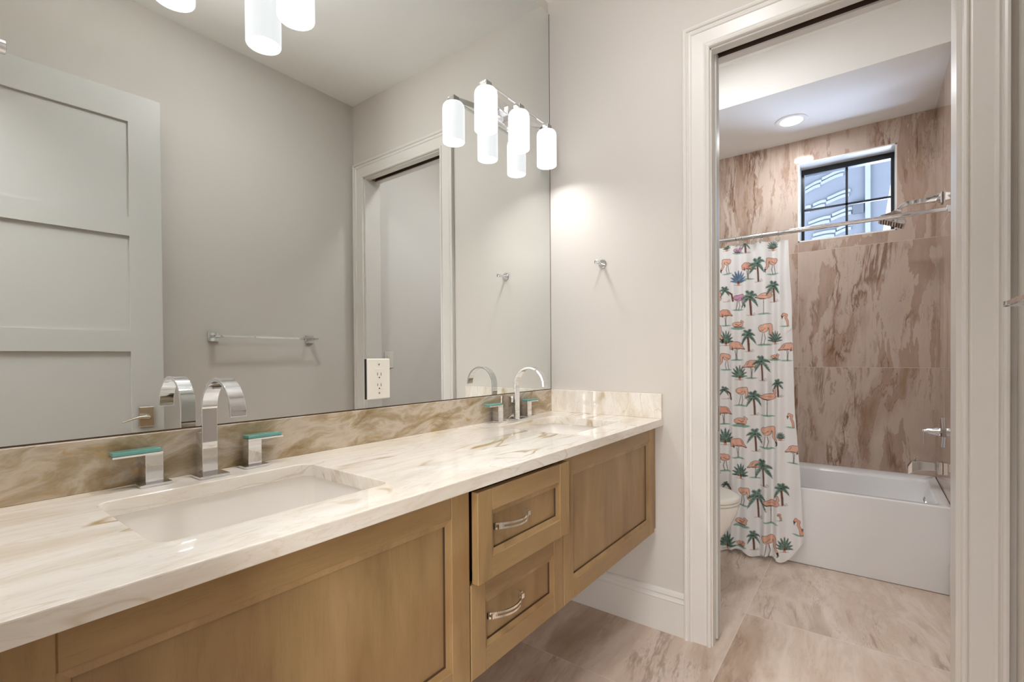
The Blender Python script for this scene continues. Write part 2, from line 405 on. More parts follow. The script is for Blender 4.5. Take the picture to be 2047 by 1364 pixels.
# casing round the pocket door (swept profile, mitred)
def casing(name, x, sx, y0, y1, zt):
    prof = [(0, 0), (0, .011), (.003, .016), (.009, .018), (.014, .0165), (.016, .012), (.020, .011), (.024, .0125), (.070, .0145),
            (.073, .018), (.080, .020), (.086, .0165), (.089, .016), (.091, .021), (.097, .024), (.103, .0235), (.105, .021), (.105, 0)]
    b = MB(); rings = []
    for yy, zz, ky, kz in ((y0, 0, 1, 0), (y0, zt, 1, 1), (y1, zt, -1, 1), (y1, 0, -1, 0)):
        rings.append([Vector((x+sx*t, yy+ky*a, zz+kz*a)) for a, t in prof])
    b.loft(rings, True, True, smooth=False)
    return b.build(name, M['trim'])
struct(casing('trim_1', 0, -1, OY0, OY1, OZ), 'white moulded casing round the pocket doorway')
struct(casing('trim_2', XF, 1, OY0, OY1, OZ))
# jambs with the pocket slot
b = MB()
for xa, xb in ((-.002, .040), (.086, .122)):
    b.box(xa, xb, OY0-.004, OY0+.012, 0, OZ); b.box(xa, xb, OY1, OY0, OZ-.006, OZ+.0605)
b.box(-.002, .122, OY1-.012, OY1+.012, 0, OZ)
struct(b.build('trim_3', M['trim']))
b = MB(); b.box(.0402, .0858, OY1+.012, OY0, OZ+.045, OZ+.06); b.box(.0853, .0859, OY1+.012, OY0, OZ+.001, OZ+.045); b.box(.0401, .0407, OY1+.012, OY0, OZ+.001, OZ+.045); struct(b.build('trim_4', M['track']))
pd = MB(); pd.box(.046, .081, OY0-.012, -.11, .012, OZ+.008, bev=.001)
pd = struct(pd.build('door_1', M['door']), 'white pocket door slid into the wall')
q = MB(); q.box(.055, .072, OY0-.0128, OY0-.0118, .870, .975, 0); q.build('edge_pull', M['nickel'], pd)['label'] = 'bronze edge pull'

# baseboards
def baseboard(name, pts_dir):
    prof = [(0, 0), (.014, 0), (.014, .138), (.016, .142), (.012, .150), (.010, .158), (.0125, .164), (.008, .176), (.004, .182), (0, .183)]
    b = MB()
    for (p, q, n) in pts_dir:
        p, q, n = Vector(p), Vector(q), Vector(n)
        b.loft([[e+n*a+Vector((0, 0, h)) for a, h in prof] for e in (p, q)], True, True, smooth=False)
    return struct(b.build(name, M['trim']))
baseboard('baseboard_far', [((0, YM, 0), (0, OY0+.105, 0), (-1, 0, 0))])
baseboard('baseboard_left', [((XN, YM, 0), (0, YM, 0), (0, -1, 0))])
baseboard('baseboard_right', [((XN+.9, YB, 0), (0, YB, 0), (0, 1, 0))])
baseboard('baseboard_bath', [((XF, YL, 0), (XS, YL, 0), (0, -1, 0)), ((XF, YR, 0), (XS, YR, 0), (0, 1, 0))])

# entry door leaf, open against the right wall
hx, hy, fx, fy = -1.975, -1.557, -1.182, -1.497
dl = math.hypot(fx-hx, fy-hy)
dm = Matrix.Translation((hx, hy, 0)) @ Matrix.Rotation(math.atan2(fy-hy, fx-hx), 4, 'Z')
b = MB(); T = .036; st = .125; zs_ = [(2.302, 1.857), (1.766, 1.319), (1.223, .776), (.685, .238)]; ztop = 2.437
bx = lambda x0, x1, y0, y1, z0, z1, bev=0: b.box(x0, x1, y0, y1, z0, z1, bev=bev, seg=1, mat=dm)
bx(0, st, -T, 0, .012, ztop); bx(dl-st, dl, -T, 0, .012, ztop)
edges = [ztop]+[z for pr in zs_ for z in pr]+[.012]
for i in range(0, len(edges), 2): bx(st, dl-st, -T, 0, edges[i+1], edges[i])
for z1, z0 in zs_: bx(st-.004, dl-st+.004, -T+.011, -.011, z0-.004, z1+.004, 0)
door2 = struct(b.build('door_2', M['door']), 'white panelled entry door standing open')
lm = dm @ Matrix.Translation((dl-.070, 0, .911))
b = MB(); b.box(-.031, .031, -.001, .009, -.049, .049, bev=.004, mat=lm); rosette = b.build('handle_plate', M['nickel'], door2)
b = MB(); P = []
for t in [i/16 for i in range(17)]:
    P.append(lm @ Vector((.004-.105*t, .052 if t > .05 else .048, .008*sin(t*4.2)*(1-.3*t)-.010*t)))
b.tube([lm @ Vector((.004, .008, 0)), lm @ Vector((.004, .045, 0))], .009)
b.tube(P, [.0095-.006*(i/16)**.7 for i in range(17)], 10)
lv = b.build('lever', M['nickel'], rosette)

# ------------------------------------------------------------------ mirror and outlet
b = MB(); b.box(XN+.004, -.004, 0, .0055, 1.0235, H-.06)
mir = b.build('mirror', M['mirror'])
b = MB(); b.box(-.0045, -.0008, -.0004, YM-.0002, 1.0232, H-.06); b.box(XN+.004, -.0045, -.0006, .0054, 1.0228, 1.0252); b.build('edge_band', M['glaze'], mir)
tag(mir, 'large frameless wall mirror above the double vanity', 'mirror')
out = empty('outlet', (-1.056, 0, 1.117), 'white double power outlet plate set into the wall mirror', 'outlet')
b = MB(); b.box(-1.1005, -1.0115, -.009, -.0025, 1.052, 1.182, bev=.0035); b.build('cover_plate', M['plastic'], out)
b = MB(); b.box(-1.103, -1.012, -.0026, -.0003, 1.053, 1.181); b.build('dark_edge_reflection', M['dark'], out)  # dark backing sheet paints the plate edge's dark reflection in the mirror
b = MB(); b.box(-1.073, -1.039, -.0105, -.0088, 1.083, 1.151, bev=.001); fc = b.build('receptacle', M['plastic'], out)
b = MB()
for zz in (1.131, 1.096):
    b.box(-1.0635, -1.0618, -.0109, -.0104, zz-.003, zz+.006); b.box(-1.0505, -1.0488, -.0109, -.0104, zz-.004, zz+.006)
    b.lathe([(.0024, -.0109), (.0024, -.0104)], (-1.056, 0, zz-.010), 'y', 12)
b.build('slots', M['slot'], fc)
for zz in (1.163, 1.071):
    b = MB(); b.lathe([(.003, -.0100), (.0028, -.0088)], (-1.056, 0, zz), 'y', 12); b.build('screw', M['nickel'], out)

# ------------------------------------------------------------------ countertop with two sink cut-outs
ZC, TH, YF = .9159, .0309, -.5665
SINKS = [(-1.790, -1.370), (-.605, -.195)]; SY0, SY1 = -.452, -.122
counter = empty('countertop', (-1.0, -.28, ZC-TH), 'long cream quartzite countertop with golden veins over the vanity', 'countertop')
b = MB(); k = 6
def slab_side(z):
    segs = [XN+.001]
    for x0, x1 in SINKS: segs += [x0-.05, x1+.05]
    segs += [-.001]
    for i in range(0, len(segs), 2): b.face([(segs[i], YF, z), (segs[i+1], YF, z), (segs[i+1], YM-.001, z), (segs[i], YM-.001, z)])
    for x0, x1 in SINKS:
        hole = rrect(x0, x1, SY0, SY1, .028, z, k); c = [(x1+.05, YM-.001), (x0-.05, YM-.001), (x0-.05, YF), (x1+.05, YF)]
        n = len(hole)
        for i in range(n):
            j = (i+1) % n; ci, cj = c[i//(k+1)], c[j//(k+1)]
            pts = [hole[i], hole[j], (*cj, z)] if ci == cj else [hole[i], hole[j], (*cj, z), (*ci, z)]
            b.face(pts)
slab_side(ZC); slab_side(ZC-TH)
for x0, x1 in SINKS:
    b.loft([rrect(x0, x1, SY0, SY1, .028, ZC, k), rrect(x0, x1, SY0, SY1, .028, ZC-TH, k)], False, False)
xs = [XN+.001, SINKS[0][0]-.05, SINKS[0][1]+.05, SINKS[1][0]-.05, SINKS[1][1]+.05, -.001]
for y in (YF, YM-.001):
    for xa, xb in zip(xs, xs[1:]): b.face([(xa, y, ZC), (xb, y, ZC), (xb, y, ZC-TH), (xa, y, ZC-TH)])
for x in (XN+.001, -.001): b.face([(x, YF, ZC), (x, YM-.001, ZC), (x, YM-.001, ZC-TH), (x, YF, ZC-TH)])
bmesh.ops.remove_doubles(b.bm, verts=b.bm.verts, dist=1e-5)
b.build('slab', M['stone'], counter, bevel=.0022, angle=60)
b = MB(); b.box(XN+.02, -.021, -.0135, YM-.0005, ZC, ZC+.1065, bev=.0012, seg=1); b.build('backsplash', M['stone_shaded'], counter)
b = MB(); b.box(-.0205, -.0005, YF+.002, YM-.0005, ZC, ZC+.1065, bev=.0012, seg=1); b.build('side_splash', M['stonev'], counter)
b = MB(); b.box(XN+.0005, XN+.0205, YF+.002, YM-.0005, ZC, ZC+.1065, bev=.0012, seg=1); b.build('side_splash', M['stonev'], counter)

# sinks
def sink(cx, label):
    s = empty('sink', (cx, -.287, ZC-TH-.15), label, 'sink', 'undermount sinks in the vanity')
    x0, x1, y0, y1 = cx-.217, cx+.217, SY0-.008, SY1+.008; z = ZC-TH
    b = MB()
    R = [(0.03, .03, z-.0005), (0.0, .034, z-.0005), (0.001, .034, z-.004), (.006, .036, z-.06), (.014, .042, z-.105), (.032, .05, z-.132), (.06, .05, z-.141), (.12, .04, z-.145)]
    inner = [rrect(x0+d, x1-d, y0+d, y1-d, r, zz, 8) if i else rrect(x0-d, x1+d, y0-d, y1+d, r, zz, 8) for i, (d, r, zz) in enumerate(R)]
    outer = [rrect(x0-.03, x1+.03, y0-.03, y1+.03, .03, z-.012, 8), rrect(x0-.01, x1+.01, y0-.01, y1+.01, .036, z-.02, 8), rrect(x0+.01, x1-.01, y0+.01, y1-.01, .05, z-.13, 8), rrect(x0+.06, x1-.06, y0+.06, y1-.06, .05, z-.158, 8)]
    b.loft(outer[::-1]+inner, True, True)
    o = b.build('basin', M['china'], s); smooth_by_angle(o, 50)
    b = MB(); b.lathe([(.022, 0), (.022, .003), (.018, .004), (.012, .002)], (cx, -.27, z-.146), 'z', 24); o = b.build('drain', M['chrome'], s); smooth_by_angle(o)
    return s
s1 = sink((SINKS[0][0]+SINKS[0][1])/2, 'white rectangular undermount sink nearest the camera')
s2 = sink((SINKS[1][0]+SINKS[1][1])/2, 'white rectangular undermount sink by the far wall')

# ------------------------------------------------------------------ faucets
def faucet(cx, label):
    f = empty('faucet', (cx, -.06, ZC), label, 'faucet', 'widespread chrome faucets')
    sp = MB()
    sp.box(cx-.0155, cx+.0155, -.0585, -.028, ZC+.006, ZC+.100, bev=.0012)
    path = []; w = .0160
    pts = [(-.0655, ZC+.006), (-.0655, ZC+.06), (-.0655, ZC+.115), (-.0655, ZC+.140)]
    cyy, czz, rr, rz = -.1345, ZC+.148, .069, .071
    for i in range(0, 25):
        a = pi*(i/24)*.985
        pts.append((cyy+rr*cos(a), czz+rz*sin(a)))
    pts.append((-.2035, ZC+.146))
    for i, (y, z) in enumerate(pts):
        a = Vector((0, *pts[max(i-1, 0)])); c = Vector((0, *pts[min(i+1, len(pts)-1)])); t = (c-a).normalized(); nrm = Vector((0, t.z, -t.y))
        path.append(((cx, y, z), (1, 0, 0), nrm))
    th = .0075
    sec = [(-w, 0), (-w, th), (w, th), (w, 0)]
    sp.strip(path, sec)
    o = sp.build('spout', M['chrome'], f, bevel=.0009, angle=50); smooth_by_angle(o, 30)
    b = MB(); b.box(cx-.031, cx+.031, -.093, -.031, ZC+.0003, ZC+.0065, bev=.0012); b.build('base_plate', M['chrome'], o)
    for sg in (-1, 1):
        hxx = cx+sg*.104
        b = MB(); b.box(hxx-.016, hxx+.016, -.0565, -.0245, ZC+.006, ZC+.0665, bev=.001)
        xa, xb = (hxx-.071, hxx+.016) if sg < 0 else (hxx-.016, hxx+.071)
        b.box(xa, xb, -.0565, -.0245, ZC+.066, ZC+.0705, bev=.0008)
        h = b.build('handle', M['chrome'], f)
        b = MB(); b.box(hxx-.029, hxx+.029, -.0700, -.0150, ZC+.0003, ZC+.0065, bev=.0012); b.build('handle_base', M['chrome'], h)
        b = MB(); b.box(xa+.0004, xb-.003, -.0561, -.0249, ZC+.0706, ZC+.0785, bev=.0015); g = b.build('glass_inlay', M['teal'], h); g['label'] = 'teal glass strip'
    return f
faucet(-1.572, 'chrome ribbon-arc faucet with teal lever handles at the sink nearest the camera')
faucet(-.378, 'chrome ribbon-arc faucet with teal lever handles at the sink by the far wall')

# ------------------------------------------------------------------ cabinets
YC = -.541; ZB, ZTc = .433, ZC-TH-.0005
def shaker(parent, name, xa, xb, za, zb, yf, stile, rail, label=None):
    b = MB(); t = .02
    b.box(xa, xa+stile, yf, yf+t, za, zb, 0, .0015, 1); b.box(xb-stile, xb, yf, yf+t, za, zb, 0, .0015, 1)
    b.box(xa+stile+.0002, xb-stile-.0002, yf+.0004, yf+t, zb-rail, zb, 1, .0015, 1); b.box(xa+stile+.0002, xb-stile-.0002, yf+.0004, yf+t, za, za+rail, 1, .0015, 1)
    X0, X1, Z0, Z1 = xa+stile, xb-stile, za+rail, zb-rail
    ring = lambda d, y: [Vector((X0+d, y, Z0+d)), Vector((X1-d, y, Z0+d)), Vector((X1-d, y, Z1-d)), Vector((X0+d, y, Z1-d))]
    b.loft([ring(-.001, yf+.0030), ring(.003, yf+.0050), ring(.0135, yf+.0080)], False, False, smooth=False); b.loft([ring(.0135, yf+.0080), ring(.0150, yf+.0135)], False, False, mi=2, smooth=False)
    o = b.build(name, [M['woodv'], M['woodh'], M['glaze']], parent)
    if label: o['label'] = label
    b = MB(); b.box(X0+.012, X1-.012, yf+.013, yf+.018, Z0+.012, Z1-.012); b.build('inset_panel', M['woodp'], o)
    return o
def pull(parent, cx, cz, yf, L=.066):
    b = MB(); n = 20
    for zz in (.0052, -.0052):
        path = []
        for i in range(n+1):
            u = -1+2*i/n; y = yf-.008-.030*(1-u*u)
            path.append(((cx+L*u, y, cz+zz), (0, 0, 1), Vector((.055*u*1.0, -1, 0)).normalized()))
        b.strip(path, [(-.0026, -.0017), (.0026, -.0017), (.0026, .0017), (-.0026, .0017)])
    for sg in (-1, 1):
        b.box(cx+sg*L-.004, cx+sg*L+.004, yf-.010, yf+.001, cz-.0078, cz+.0078, bev=.0008)
        xm = cx+sg*L*.86; b.box(xm-.010, xm+.010, yf-.0185, yf-.0145, cz-.006, cz+.006)
    return b.build('handle', M['pull'], parent)
def carcass(parent, xa, xb, name='carcass', top=ZTc):
    b = MB(); t = .018
    b.box(xa, xa+t, YC+.0205, YM-.001, ZB+.002, top, 0); b.box(xb-t, xb, YC+.0205, YM-.001, ZB+.002, top, 0)
    b.box(xa+t, xb-t, YC+.0205, YM-.001, ZB+.002, ZB+.02, 0); b.box(xa+t, xb-t, YM-.013, YM-.001, ZB+.02, top, 0)
    return b.build(name, [M['woodv'], M['hemp']], parent)
cl = empty('sink_cabinet', (-1.596, -.28, ZB), 'brown shaker sink cabinet under the sink nearest the camera', 'cabinet', 'floating shaker vanity cabinets')
carcass(cl, XN+.001, -1.218)
shaker(cl, 'front_panel', XN+.010, -1.2175, ZB, ZTc, YC, .058, .057)
cr = empty('sink_cabinet', (-.41, -.28, ZB), 'brown shaker sink cabinet under the sink by the far wall', 'cabinet', 'floating shaker vanity cabinets')
carcass(cr, -.796, -.022)
shaker(cr, 'front_panel', -.7965, -.047, ZB, ZTc, YC, .058, .057)
b = MB(); b.box(-.0465, -.0005, YC+.012, YC+.03, ZB+.002, ZTc); b.build('filler_strip', M['woodv'], cr)
db = empty('drawer_cabinet', (-1.007, -.28, ZB), 'brown two-drawer cabinet between the sink cabinets, upper drawer slightly open', 'cabinet')
carcass(db, -1.2165, -.7975)
for (za, zb, yf, nm) in ((.662, ZTc-.010, YC-.0225, 'open upper drawer'), (ZB, .656, YC, 'closed lower drawer')):
    d = shaker(db, 'drawer', -1.2135, -.8005, za, zb, yf, .052, .052, nm)
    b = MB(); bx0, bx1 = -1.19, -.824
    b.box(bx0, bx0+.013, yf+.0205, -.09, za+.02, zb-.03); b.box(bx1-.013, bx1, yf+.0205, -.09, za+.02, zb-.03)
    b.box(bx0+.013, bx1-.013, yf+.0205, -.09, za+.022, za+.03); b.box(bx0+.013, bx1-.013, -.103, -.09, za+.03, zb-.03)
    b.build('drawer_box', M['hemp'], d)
    pull(d, -1.076, (za+zb)/2+.010, yf+.0135)

# ------------------------------------------------------------------ vanity lights
def vanity_light(cx, label):
    v = empty('vanity_light', (cx, 0, 2.14), label, 'light fixture', 'three-shade vanity lights')
    yb = -.086; zt = 2.243
    b = MB(); b.box(cx-.058, cx+.058, -.016, -.0004, 2.185, 2.285, bev=.003); b.box(cx-.02, cx+.02, -.045, -.015, 2.215, 2.255, bev=.002)
    b.build('backplate', M['chrome'], v)
    b = MB(); b.box(cx-.236, cx+.236, yb-.014, yb-.006, zt-.004, zt+.004, bev=.0008); b.build('bar', M['chrome'], v)
    b = MB(); path = []; n = 24
    for i in range(n+1):
        u = -1+2*i/n; y = yb+.002+.052*(1-u*u)
        path.append(((cx+.232*u, y, zt-.006), (0, 0, 1), Vector((2*.052*u/.232, 1, 0)).normalized()))
    b.strip(path, [(-.011, -.0015), (.011, -.0015), (.011, .0015), (-.011, .0015)]); o = b.build('bow_arm', M['chrome'], v); smooth_by_angle(o, 30)
    for dx in (-.217, 0, .217):
        x = cx+dx
        b = MB(); b.box(x-.017, x+.017, yb-.017, yb+.017, 2.224, zt+.006, bev=.0012)
        b.build('shade_holder', M['dchrome'], v)
        b = MB(); r = .0455
        b.lathe([(.018, 2.2245), (.030, 2.224), (.038, 2.220), (.0435, 2.212), (r, 2.200), (r, 2.13), (r, 2.066), (r-.002, 2.063), (r-.004, 2.066), (r-.004, 2.12), (.02, 2.12)], (x, yb, 0), 'z', 40)
        o = b.build('glass_shade', M['shade'], v); smooth_by_angle(o, 50)
        area('shade_bulb', (x, yb, 2.085), .07, BULB_W, (.985, .98, .985))
    return v
vanity_light(-.383, 'chrome three-shade vanity light on the mirror by the far wall')
vanity_light(-1.583, 'chrome three-shade vanity light cut off at the top of the mirror')

# ------------------------------------------------------------------ robe hooks
def hook(x, y, z, sg, label):
    h = empty('robe_hook', (x, y, z), label, 'hook', 'chrome robe hooks')
    b = MB(); b.lathe([(.020, 0), (.020, sg*.004), (.017, sg*.007)], (x+sg*.0003, y, z), 'x', 28); o = b.build('wall_disc', M['chrome'], h); smooth_by_angle(o)
    b = MB(); b.lathe([(.0065, sg*.006), (.0065, sg*.050), (.0095, sg*.054), (.0095, sg*.066), (.008, sg*.067)], (x, y, z), 'x', 24); o = b.build('peg', M['chrome'], h); smooth_by_angle(o)
    return h
hook(0, -.284, 1.614, -1, 'small chrome robe hook on the far wall beside the doorway')
hook(XN, -.284, 1.632, 1, 'chrome robe hook on the near wall at the left edge of the photo')

# ------------------------------------------------------------------ towel bar on the right wall
tb = empty('towel_bar', (-.64, YB, 1.30), 'square chrome towel bar on the right wall, seen whole in the mirror', 'towel bar')
b = MB(); b.box(-.932, -.327, -1.555, -1.545, 1.303, 1.314, bev=.001); b.build('bar', M['chrome'], tb)
for xa, xb in ((-.932, -.902), (-.357, -.327)):
    b = MB(); b.box(xa, xb, -1.5445, YB+.008, 1.303, 1.314, bev=.001); o = b.build('arm', M['chrome'], tb)
    xm = (xa+xb)/2-.004*(1 if xa > -.5 else -1)
    b = MB(); b.box(xm-.026, xm+.026, YB+.0003, YB+.011, 1.281, 1.332, bev=.002); b.build('wall_plate', M['chrome'], o)

# ------------------------------------------------------------------ toilet
to = empty('toilet', (.60, -.40, 0), 'white toilet with closed lid behind the doorway edge', 'toilet')
def egg(yb, yf, w, z, n=44, cx=.60, p=2.3):
    pts = []; yc = yb+(yf-yb)*.45
    for i in range(n):
        a = 2*pi*i/n; s_, c_ = sin(a), cos(a)
        ry = (yf-yc) if c_ > 0 else (yb-yc)
        e = 2/p if c_ < 0 else 2/2.15
        pts.append(Vector((cx+w*math.copysign(abs(s_)**e, s_), yc+ry*abs(c_)**e, z)))
    return pts
b = MB()
b.loft([egg(-.12, -.56, .105, 0), egg(-.12, -.565, .108, .05), egg(-.12, -.60, .115, .15), egg(-.12, -.655, .135, .23), egg(-.13, -.705, .160, .31), egg(-.14, -.732, .178, .37), egg(-.15, -.742, .186, .405), egg(-.15, -.742, .186, .418), egg(-.16, -.735, .18, .421),
        egg(-.24, -.68, .125, .42), egg(-.26, -.65, .11, .38), egg(-.30, -.58, .07, .28)])
o = b.build('bowl', M['china'], to); smooth_by_angle(o, 50)
b = MB(); b.loft([egg(-.23, -.739, .182, .4235), egg(-.23, -.744, .187, .427), egg(-.23, -.744, .187, .434), egg(-.23, -.741, .184, .437)]); o = b.build('seat', M['plastic'], to); smooth_by_angle(o, 50)
b = MB(); b.loft([egg(-.22, -.741, .184, .4405), egg(-.22, -.746, .189, .444), egg(-.22, -.746, .189, .455), egg(-.22, -.741, .184, .462), egg(-.23, -.72, .165, .466), egg(-.26, -.60, .09, .469)]); o = b.build('lid', M['plastic'], to); smooth_by_angle(o, 50)
b = MB(); b.box(.40, .80, -.275, YL-.012, .40, .76, bev=.02, seg=3); o = b.build('tank', M['china'], to)
b = MB(); b.box(.39, .81, -.285, YL-.008, .762, .80, bev=.008, seg=3); b.build('tank_lid', M['china'], to)
b = MB(); b.lathe([(.01, -.014), (.01, 0)], (.47, -.275, .70), 'y', 16); b.box(.462, .53, -.300, -.288, .694, .706, bev=.003); b.build('flush_lever', M['chrome'], o)

ls = empty('light_switch', (.27, YR, 1.17), 'white light switch plate inside the tub room, seen through the mirror', 'light switch')
b = MB(); b.box(-.04+.270, .04+.270, YR+.0003, YR+.006, 1.11, 1.23, bev=.002); b.build('cover_plate', M['plastic'], ls)
b = MB(); b.box(.253, .287, YR+.0055, YR+.009, 1.137, 1.203, bev=.001); b.build('rocker', M['plastic'], ls)

# ------------------------------------------------------------------ bathtub
XT = 1.104; ZT = .431
tub = empty('bathtub', (1.48, -.84, 0), 'white alcove bathtub with a flat apron below the window', 'bathtub')
b = MB()
y0, y1, x0, x1 = YR+.002, YL-.002, XT, XB-.003
def rr2(ax, bx_, ay, by, r, z): return rrect(x0+ax, x1-bx_, y0+ay, y1-by, r, z, 8)
b.loft([rr2(.006, 0, 0, 0, .002, .003), rr2(.003, 0, 0, 0, .002, .05), rr2(0, 0, 0, 0, .004, ZT-.012), rr2(.001, 0, 0, 0, .004, ZT-.003), rr2(.006, .003, .003, .003, .006, ZT),
        rr2(.044, .125, .040, .10, .045, ZT), rr2(.049, .130, .045, .105, .05, ZT-.004), rr2(.055, .136, .052, .112, .055, ZT-.02), rr2(.085, .155, .085, .22, .09, .20), rr2(.12, .18, .12, .30, .10, .12), rr2(.19, .24, .20, .36, .09, .10)])
o = b.build('shell', M['tub'], tub); smooth_by_angle(o, 40)
b = MB(); b.lathe([(.034, 0), (.034, .006), (.028, .011), (.01, .012)], (0, 0, 0), 'y', 28)
for v in b.bm.verts: v.co = Matrix.Rotation(math.radians(-12), 3, 'X') @ v.co + Vector((1.47, YR+.071, .355))
o = b.build('overflow_cover', M['chrome'], tub, origin=(1.47, YR+.071, .355)); smooth_by_angle(o)
# spout, valve, shower head on the tiled right wall
xc = 1.53
sp = empty('tub_spout', (xc, YR, .55), 'chrome tub spout low on the tiled shower wall', 'tub spout')
b = MB()
sec = lambda w, zt_, zb_, y: [Vector((xc-w, y, zb_)), Vector((xc+w, y, zb_)), Vector((xc+w, y, zt_)), Vector((xc-w, y, zt_))]
b.loft([sec(.030, .582, .515, YR+.0005), sec(.030, .582, .515, YR+.02), sec(.026, .578, .535, YR+.024), sec(.026, .578, .528, YR+.10), sec(.026, .574, .508, YR+.132), sec(.025, .540, .498, YR+.150)], smooth=False)
o = b.build('body', M['chrome'], sp, bevel=.002)
b = MB(); b.lathe([(.004, 0), (.004, .012), (.008, .013), (.008, .017)], (xc, YR+.118, .575), 'z', 16); b.build('diverter_knob', M['chrome'], sp)
va = empty('shower_valve', (xc, YR, .750), 'chrome shower valve with a lever above the tub spout', 'shower valve')
b = MB(); pl = [Vector((xc+.058*cos(a)*1.0, 0, .750+.083*sin(a))) for a in [2*pi*i/4+pi/2 for i in range(4)]]
pl = [Vector((xc-.02, 0, .833)), Vector((xc+.02, 0, .833)), Vector((xc+.062, 0, .77)), Vector((xc+.062, 0, .73)), Vector((xc+.02, 0, .667)), Vector((xc-.02, 0, .667)), Vector((xc-.062, 0, .73)), Vector((xc-.062, 0, .77))]
b.loft([[p+Vector((0, YR+.0005, 0)) for p in pl], [p+Vector((0, YR+.008, 0)) for p in pl], [Vector((xc, YR+.013, .75))+(p-Vector((xc, 0, .75)))*.8 for p in pl]], smooth=False); b.build('plate', M['chrome'], va)
b = MB(); b.lathe([(.026, .012), (.023, .03), (.014, .065), (.010, .078), (.010, .086)], (xc, YR, .752), 'y', 24); o = b.build('stem', M['chrome'], va); smooth_by_angle(o)
b = MB(); b.box(xc-.007, xc+.007, YR+.076, YR+.083, .682, .760, bev=.002); b.build('lever', M['chrome'], va)
sh = empty('showerhead', (xc+.02, YR, 2.05), 'chrome square shower head on an arm beside the window', 'shower head')
xh = xc+.02; b = MB()
b.box(xh-.032, xh+.032, YR+.0005, YR+.010, 2.022, 2.086, bev=.003)
path = [(YR+.008, 2.058, .024), (YR+.03, 2.058, .019), (YR+.07, 2.055, .014), (YR+.12, 2.055, .0125), (YR+.155, 2.052, .012), (YR+.175, 2.042, .011), (YR+.187, 2.028, .011)]
rings = []
for i, (y, z, r) in enumerate(path):
    a = Vector(path[max(i-1, 0)][:2]); c = Vector(path[min(i+1, len(path)-1)][:2]); t = (c-a).normalized(); nn = Vector((0, -t.y, t.x))
    rings.append([Vector((xh, y, z))+Vector((1, 0, 0))*r*cx_+nn*r*cz_ for cx_, cz_ in ((-1, -1), (1, -1), (1, 1), (-1, 1))])
b.loft(rings, smooth=False); o = b.build('arm', M['chrome'], sh, bevel=.002)
b = MB(); hm = Matrix.Translation((xh, YR+.192, 2.022)) @ Matrix.Rotation(math.radians(24), 4, 'X')
sq = lambda h_, z: [hm @ Vector(p) for p in ((-h_, -h_, z), (h_, -h_, z), (h_, h_, z), (-h_, h_, z))]
b.loft([sq(.014, .006), sq(.018, -.008), sq(.028, -.022), sq(.050, -.045), sq(.066, -.062), sq(.067, -.078), sq(.062, -.080)], smooth=False); hd = b.build('head', M['chrome'], sh, bevel=.002)
b = MB()
for i in range(-4, 5):
    for j in range(-4, 5):
        p = hm @ Vector((i*.013, j*.013, -.0800)); b.box(p.x-.002, p.x+.002, p.y-.002, p.y+.002, p.z-.003, p.z+.001)
b.build('nozzles', M['black'], hd)

# ------------------------------------------------------------------ recessed shower light
rl = empty('recessed_light', (1.52, -.873, ZS), 'lit recessed downlight in the lowered ceiling over the tub', 'ceiling light')
b = MB(); b.lathe([(.062, -.002), (.080, -.006), (.092, -.004), (.094, -.0005)], (1.52, -.873, ZS), 'z', 40, cap=False); o = b.build('trim_ring', M['ceil'], rl); smooth_by_angle(o)
b = MB(); b.lathe([(.0625, -.0035), (.0625, -.0005)], (1.52, -.873, ZS), 'z', 40); b.build('lens', M['lens'], rl)

# ------------------------------------------------------------------ window
win = MB(); xw = XB+.135
def fr(b, ya, yb_, za, zb, w, wt, x0_, x1_):
    b.box(x0_, x1_, ya-w, ya, za, zb); b.box(x0_, x1_, yb_, yb_+w, za, zb); b.box(x0_, x1_, yb_+w, ya-w, zb-wt, zb); b.box(x0_, x1_, yb_+w, ya-w, za, za+w)
fr(win, WY0-.002, WY1+.002, WZ0+.002, WZ1-.002, .024, .044, xw, xw+.05)
ymid = -1.148; zmid = 2.232
win.box(xw+.012, xw+.03, ymid-.007, ymid+.007, WZ0+.01, WZ1-.02); win.box(xw+.012, xw+.03, WY1+.01, WY0-.01, zmid-.007, zmid+.007)
wo = struct(win.build('window_1', M['black']), 'small black-framed four-pane window above the tub')
b = MB(); b.box(xw+.019, xw+.023, WY1+.008, WY0-.008, WZ0+.008, WZ1-.008); b.build('pane', M['pane'], wo)
b = MB(); t = .008
b.box(XB-.001, xw, WY0-t, WY0+.0005, WZ0, WZ1); b.box(XB-.001, xw, WY1-.0005, WY1+t, WZ0, WZ1); b.box(XB-.001, xw, WY1, WY0, WZ1-t, WZ1+.0005); b.box(XB-.001, xw, WY1, WY0, WZ0-.0005, WZ0+t)
b.build('reveal', M['reveal'], wo)

# neighbouring house outside
nb = empty('exterior_house', (5, -1, 0), 'pale stucco neighbouring house wall seen through the shower window', 'house')
b = MB(); XO = 5.0
pts = [(3.0, 0), (-1.05, 0), (-1.398, 2.63), (-1.502, 3.413), (-1.58, 4.0), (3.0, 4.0)]
b.loft([[Vector((XO, y, z)) for y, z in pts], [Vector((XO+.3, y, z)) for y, z in pts]], smooth=False); b.build('wall', M['stucco'], nb)
b = MB(); b.loft([[Vector((XO-.04, y, z)) for y, z in ((-1.232, 0), (-1.283, 0), (-1.283, 4), (-1.232, 4))], [Vector((XO+.001, y, z)) for y, z in ((-1.232, 0), (-1.283, 0), (-1.283, 4), (-1.232, 4))]], smooth=False); b.build('pilaster', M['stuccow'], nb)
b = MB(); b.box(XO-.03, XO+.001, -1.218, -1.113, 2.86, 3.01); b.build('wall_vent', M['vent'], nb)
